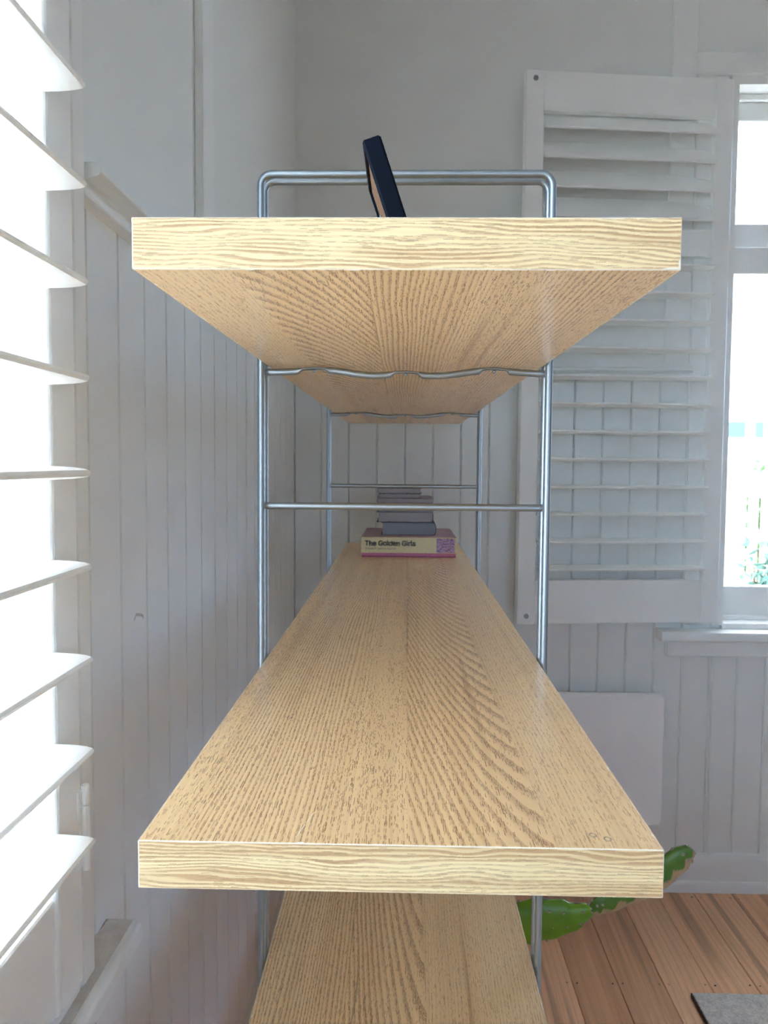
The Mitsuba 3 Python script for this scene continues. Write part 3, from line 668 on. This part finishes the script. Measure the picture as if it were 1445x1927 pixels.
# ------------------------------------------------------------------ cactus
def cactus():
    t = thing('prickly_pear', 'green prickly pear cactus with brown scarred edge reaching out beside the lower shelf', 'cactus')
    principled('mat_cactus', {'type': 'mesh_attribute', 'name': 'vertex_color'}, 0.36, 0.5)
    principled('mat_areole', (0.30, 0.26, 0.20), 0.8, 0.2)
    principled('mat_pot', proc(lambda p, n, uv: mix((0.42, 0.20, 0.12), (0.52, 0.29, 0.19), fbm(p.x * 40, p.y * 40, p.z * 40))), 0.8, 0.2)
    principled('mat_soil', (0.05, 0.035, 0.025), 0.95, 0.1)
    Y0 = 1.12
    areoles = []
    def pad(ax, widths, tip_t, y_of, scar, seed, hue):
        """ax: centre line (x, z); widths: half width at each point; a flattened pad between, thickness tip_t."""
        r = np.random.default_rng(seed)
        ax = np.asarray(ax, float); n0 = len(ax)
        s = np.linspace(0, n0 - 1, 56)
        cx = np.interp(s, range(n0), ax[:, 0]); cz = np.interp(s, range(n0), ax[:, 1]); w = np.interp(s, range(n0), widths)
        for _ in range(3):
            cx[1:-1] = (cx[:-2] + 2 * cx[1:-1] + cx[2:]) / 4; cz[1:-1] = (cz[:-2] + 2 * cz[1:-1] + cz[2:]) / 4; w[1:-1] = (w[:-2] + 2 * w[1:-1] + w[2:]) / 4
        tx, tz = np.gradient(cx), np.gradient(cz); L = np.hypot(tx, tz); tx, tz = tx / L, tz / L
        S = 44; verts, cols = [], []
        for i in range(len(s)):
            y = y_of(i / (len(s) - 1))
            for j in range(S):
                a = 2 * math.pi * j / S
                u = math.copysign(abs(math.cos(a)) ** 0.9, math.cos(a)); q = math.sin(a)
                th = tip_t * (w[i] / max(widths)) ** 0.6
                lump = 1 + 0.05 * math.sin(i * 0.62 + seed) * (1 if u > 0 else -1)
                px, pz = cx[i] - tz[i] * u * w[i] * lump, cz[i] + tx[i] * u * w[i] * lump
                verts.append((px, y + q * th, pz))
                nz = float(meshkit.fbm(np.array([[px * 45, 3.0 + q, pz * 45]]), 3, seed)[0])
                c = np.array(hue) * (0.75 + 0.6 * nz)
                c = c * (1 - 0.5 * nz) + np.array([hue[0] * 2.2, hue[1] * 1.15, hue[2] * 0.6]) * 0.5 * nz
                edge = u + 0.28 * (nz - 0.5)
                if edge > 1.02:
                    c = np.array([0.075, 0.030, 0.036])
                if scar and edge < -0.52 + 0.40 * math.sin(i * 0.42 + 0.5) ** 2:
                    c = np.array([0.40, 0.27, 0.145]) * (0.75 + 0.5 * nz)
                if not scar and (i > 49 or (i > 40 and edge < -0.72)):
                    c = np.array([0.27, 0.21, 0.13]) * (0.8 + 0.4 * nz)
                cols.append(c)
        verts += [(cx[0], y_of(0), cz[0]), (cx[-1], y_of(1), cz[-1])]; cols += [cols[0], cols[-1]]
        f = []
        m = len(s)
        for i in range(m - 1):
            for j in range(S):
                q = [i * S + j, i * S + (j + 1) % S, (i + 1) * S + (j + 1) % S, (i + 1) * S + j]
                f += [[q[0], q[1], q[2]], [q[0], q[2], q[3]]]
        for j in range(S):
            f += [[m * S, (j + 1) % S, j], [m * S + 1, (m - 1) * S + j, (m - 1) * S + (j + 1) % S]]
        msh = trimesh.Trimesh(np.array(verts), np.array(f), process=False)
        if msh.volume < 0: msh.invert()
        put('pad', msh, 'mat_cactus', t, smooth=True, color=np.clip(np.array(cols), 0, 1))
        for i in range(6, m - 1, 7):                        # bristle cushions on the face and along both edges
            for u, q in ((1.0, 0.0), (-1.0, 0.0), (0.45 * r.uniform(0.4, 1.2), -0.9), (-0.5 * r.uniform(0.2, 1.1), -0.85)):
                if r.random() < 0.22: continue
                ii = min(m - 1, max(0, i + int(r.integers(-2, 3))))
                th = tip_t * (w[ii] / max(widths)) ** 0.6
                pos = (cx[ii] - tz[ii] * u * w[ii], y_of(ii / (m - 1)) + q * th * 1.0, cz[ii] + tx[ii] * u * w[ii])
                sp = trimesh.creation.icosphere(1, 0.0021); sp.apply_scale((1.1, 0.8, 1.1)); sp.apply_translation(pos); areoles.append(sp)
                if abs(u) == 1.0:
                    for _k in range(2):
                        e = np.array(pos) + np.array([r.normal(0, 0.0014), r.normal(0, 0.001), math.copysign(0.0030, u) + r.normal(0, 0.001)])
                        areoles.append(tube([pos, (np.array(pos) + e) / 2, e], [0.0005, 0.0004, 0.0001], 5))
    # pot on the lowest shelf
    ang = [(0.045, 0), (0.062, 0.10), (0.068, 0.10), (0.068, 0.118), (0.060, 0.118), (0.056, 0.095), (0.0, 0.093)]
    pot = trimesh.creation.revolve(np.array([(0, 0)] + ang), sections=36); pot.apply_translation((0.02, Y0 + 0.02, Z4 + 0.0003))
    put('pot', pot, 'mat_pot', t, smooth=40, label='terracotta pot')
    so = trimesh.creation.cylinder(0.0565, 0.006, sections=32)
    put('soil', moved(so, 0.02, Y0 + 0.02, Z4 + 0.0985), 'mat_soil', t)
    gr = (0.105, 0.275, 0.018)
    pad([(0.020, -0.812), (0.035, -0.770), (0.062, -0.725), (0.095, -0.690), (0.118, -0.668)], [0.012, 0.030, 0.036, 0.028, 0.012], 0.012, lambda s: Y0 + 0.02 * (1 - s), False, 3, gr)
    pad([(0.108, -0.678), (0.135, -0.652), (0.170, -0.636), (0.205, -0.630), (0.235, -0.627), (0.262, -0.617), (0.270, -0.612)], [0.010, 0.024, 0.031, 0.030, 0.023, 0.010, 0.004], 0.012, lambda s: Y0, False, 5, gr)
    pad([(0.264, -0.617), (0.275, -0.609), (0.300, -0.592), (0.330, -0.573), (0.358, -0.553), (0.380, -0.531), (0.392, -0.517)], [0.006, 0.013, 0.0185, 0.0205, 0.0200, 0.0165, 0.008], 0.011, lambda s: Y0 - 0.02 * s, True, 9, (0.060, 0.170, 0.030))
    put('areoles', V(*areoles), 'mat_areole', t, kind='stuff', label='grey bristle cushions')
cactus()

# ------------------------------------------------------------------ panel heater, rug
ht = thing('panel_heater', 'flat white panel heater with rounded corners mounted low on the back wall', 'heater')
def rounded(x0, x1, z0, z1, r, y0, y1):
    p = Polygon([(x0 + r, z0 + r), (x1 - r, z0 + r), (x1 - r, z1 - r), (x0 + r, z1 - r)]).buffer(r, quad_segs=6)
    front = Polygon(p.buffer(-0.004, quad_segs=6).exterior.coords)
    m1 = prism(p, y1 - y0 - 0.004, (0, 2, 1)); m1.apply_translation((0, y0 + 0.004, 0))
    m2 = prism(front, 0.006, (0, 2, 1)); m2.apply_translation((0, y0, 0))
    return trimesh.convex.convex_hull(np.vstack([m1.vertices, m2.vertices]))
put('panel', rounded(0.150, 0.7385, -1.0230, -0.6470, 0.012, D - 0.050, D - 0.026), 'mat_heater', ht, smooth=25)
for x in (0.26, 0.62):
    put('bracket', box(x, x + 0.04, D - 0.027, D - 0.0002, -0.90, -0.76), 'mat_heater', ht)
rg = thing('rug', 'grey flecked rug with a dark edge on the timber floor', 'rug')
put('pile', box(0.676, 2.20, -0.2, 1.862, ZF + 0.0022, ZF + 0.0128, 0.002), 'mat_rug', rg)
put('binding', V(box(0.6735, 0.6765, -0.2, 1.862, ZF + 0.0008, ZF + 0.0105), box(0.676, 2.20, -0.2, 1.862, ZF + 0.0006, ZF + 0.0024)), 'mat_rug_edge', rg, label='dark rug edge')

# ------------------------------------------------------------------ outside
principled('mat_ground', proc(lambda p, n, uv: mix((0.46, 0.45, 0.42), (0.36, 0.37, 0.31), fbm(p.x * 1.5, p.y * 1.5))), 0.9, 0.2)
principled('mat_fence', proc(lambda p, n, uv: mix((0.74, 0.66, 0.50), (0.60, 0.52, 0.38), noise(p.x * 8, p.y * 8, p.z * 2))), 0.8, 0.2)
principled('mat_house', (0.82, 0.82, 0.80), 0.7, 0.3)
principled('mat_house_glass', (0.10, 0.14, 0.16), 0.12, 0.6)
principled('mat_roof', (0.40, 0.42, 0.44), 0.6, 0.3)
principled('mat_leaf', (0.10, 0.24, 0.07), 0.5, 0.4, both=True)
principled('mat_leaf_blue', (0.15, 0.27, 0.21), 0.5, 0.4, both=True)
principled('mat_twig', (0.20, 0.13, 0.08), 0.8, 0.2)
GZ = -1.40
put('ground', box(-30, 30, -20, 40, GZ - 0.1, GZ), 'mat_ground', kind='structure', label='pale ground outside the windows')
principled('mat_concrete', proc(lambda p, n, uv: mix((0.72, 0.71, 0.68), (0.62, 0.61, 0.58), fbm(p.x * 3, p.y * 3))), 0.9, 0.2)
put('path', box(-3.2, XW - TH - 0.02, -12, 14, GZ, GZ + 0.03), 'mat_concrete', kind='structure', label='pale concrete path outside the left window')
fn = thing('picket_fence', 'pale timber picket fence seen through the back window', 'fence')
FY = 6.6
for z in (-0.12, -0.56, -1.02):
    put('fence_rail', box(1.4, 6.0, FY, FY + 0.05, z - 0.045, z + 0.045, 0.004), 'mat_fence', fn)
x = 1.45
i = 0
while x < 5.9:
    put('picket', box(x, x + 0.074, FY - 0.022, FY - 0.001, GZ + 0.06, -0.030 - 0.012 * rng.random(), 0.003), 'mat_fence', fn)
    x += 0.0975; i += 1
for x in (1.5, 3.6, 5.7):
    put('post', box(x, x + 0.1, FY + 0.051, FY + 0.15, GZ, 0.02, 0.004), 'mat_fence', fn)
hs = thing('house', 'white weatherboard house across the fence seen through the back window', 'house')
HY = 14.0
put('wall', box(3.0, 14.0, HY, HY + 5, GZ, 2.6), 'mat_house', hs)
for z in np.arange(GZ + 0.2, 2.5, 0.18):
    put('weatherboard', prism([(HY - 0.022, z), (HY - 0.004, z + 0.178), (HY, z + 0.178), (HY, z)], 11.0, (1, 2, 0)).apply_translation((3.0, 0, 0)), 'mat_house', hs)
for x0, x1 in ((5.15, 5.66), (5.82, 5.98), (6.02, 6.22), (6.6, 7.4)):
    w = put('window', V(box(x0 - 0.06, x1 + 0.06, HY - 0.05, HY - 0.022, 0.72, 0.78), box(x0 - 0.06, x1 + 0.06, HY - 0.05, HY - 0.022, 0.40, 0.46), box(x0 - 0.06, x0, HY - 0.05, HY - 0.022, 0.46, 0.72), box(x1, x1 + 0.06, HY - 0.05, HY - 0.022, 0.46, 0.72)), 'mat_house', hs)
    put('pane', box(x0, x1, HY - 0.040, HY - 0.023, 0.46, 0.72), 'mat_house_glass', w)
rf = prism([(HY - 0.5, 2.6), (HY + 5.5, 2.6), (HY + 2.5, 4.4)], 12.0, (1, 2, 0)); rf.apply_translation((2.5, 0, 0))
put('roof', rf, 'mat_roof', hs)
def shrub(label, x, y, z0, h, w, n, mat, seed):
    t = thing('shrub', label, 'shrub')
    r = np.random.default_rng(seed)
    put('stem', V(*[tube([(x, y, z0), (x + r.normal(0, w * 0.2), y + r.normal(0, w * 0.1), z0 + h * 0.5), (x + r.normal(0, w * 0.4), y + r.normal(0, w * 0.2), z0 + h * r.uniform(0.75, 0.98))], [0.012, 0.008, 0.004], 6) for _ in range(7)]), 'mat_twig', t)
    vs, fs = [], []
    for k in range(n):
        c = np.array([x, y, z0 + h * 0.6]) + r.normal(0, 1, 3) * np.array([w * 0.42, w * 0.3, h * 0.2])
        a = r.normal(0, 1, 3); a /= np.linalg.norm(a); b = np.cross(a, r.normal(0, 1, 3)); b /= np.linalg.norm(b); s = r.uniform(0.03, 0.06)
        o = len(vs) * 1
        nrm = np.cross(a, b) * s * 0.15
        vs += [c - a * s, c - b * s * 0.42 + nrm, c + a * s, c + b * s * 0.42 + nrm]
        fs += [[o, o + 1, o + 2], [o, o + 2, o + 3]]
    put('leaves', trimesh.Trimesh(np.array(vs), np.array(fs), process=False), mat, t, kind='stuff')
shrub('bluish green shrub in front of the picket fence', 2.62, FY - 0.60, GZ, 0.85, 0.22, 260, 'mat_leaf_blue', 4)
for k, (x, l) in enumerate(((2.25, 'first green shrub behind the picket fence from the window edge'), (3.15, 'second green shrub behind the picket fence'), (4.05, 'third green shrub behind the picket fence'))):
    shrub(l, x, FY + 0.75, GZ, 1.35, 0.20, 500, 'mat_leaf', 20 + k)
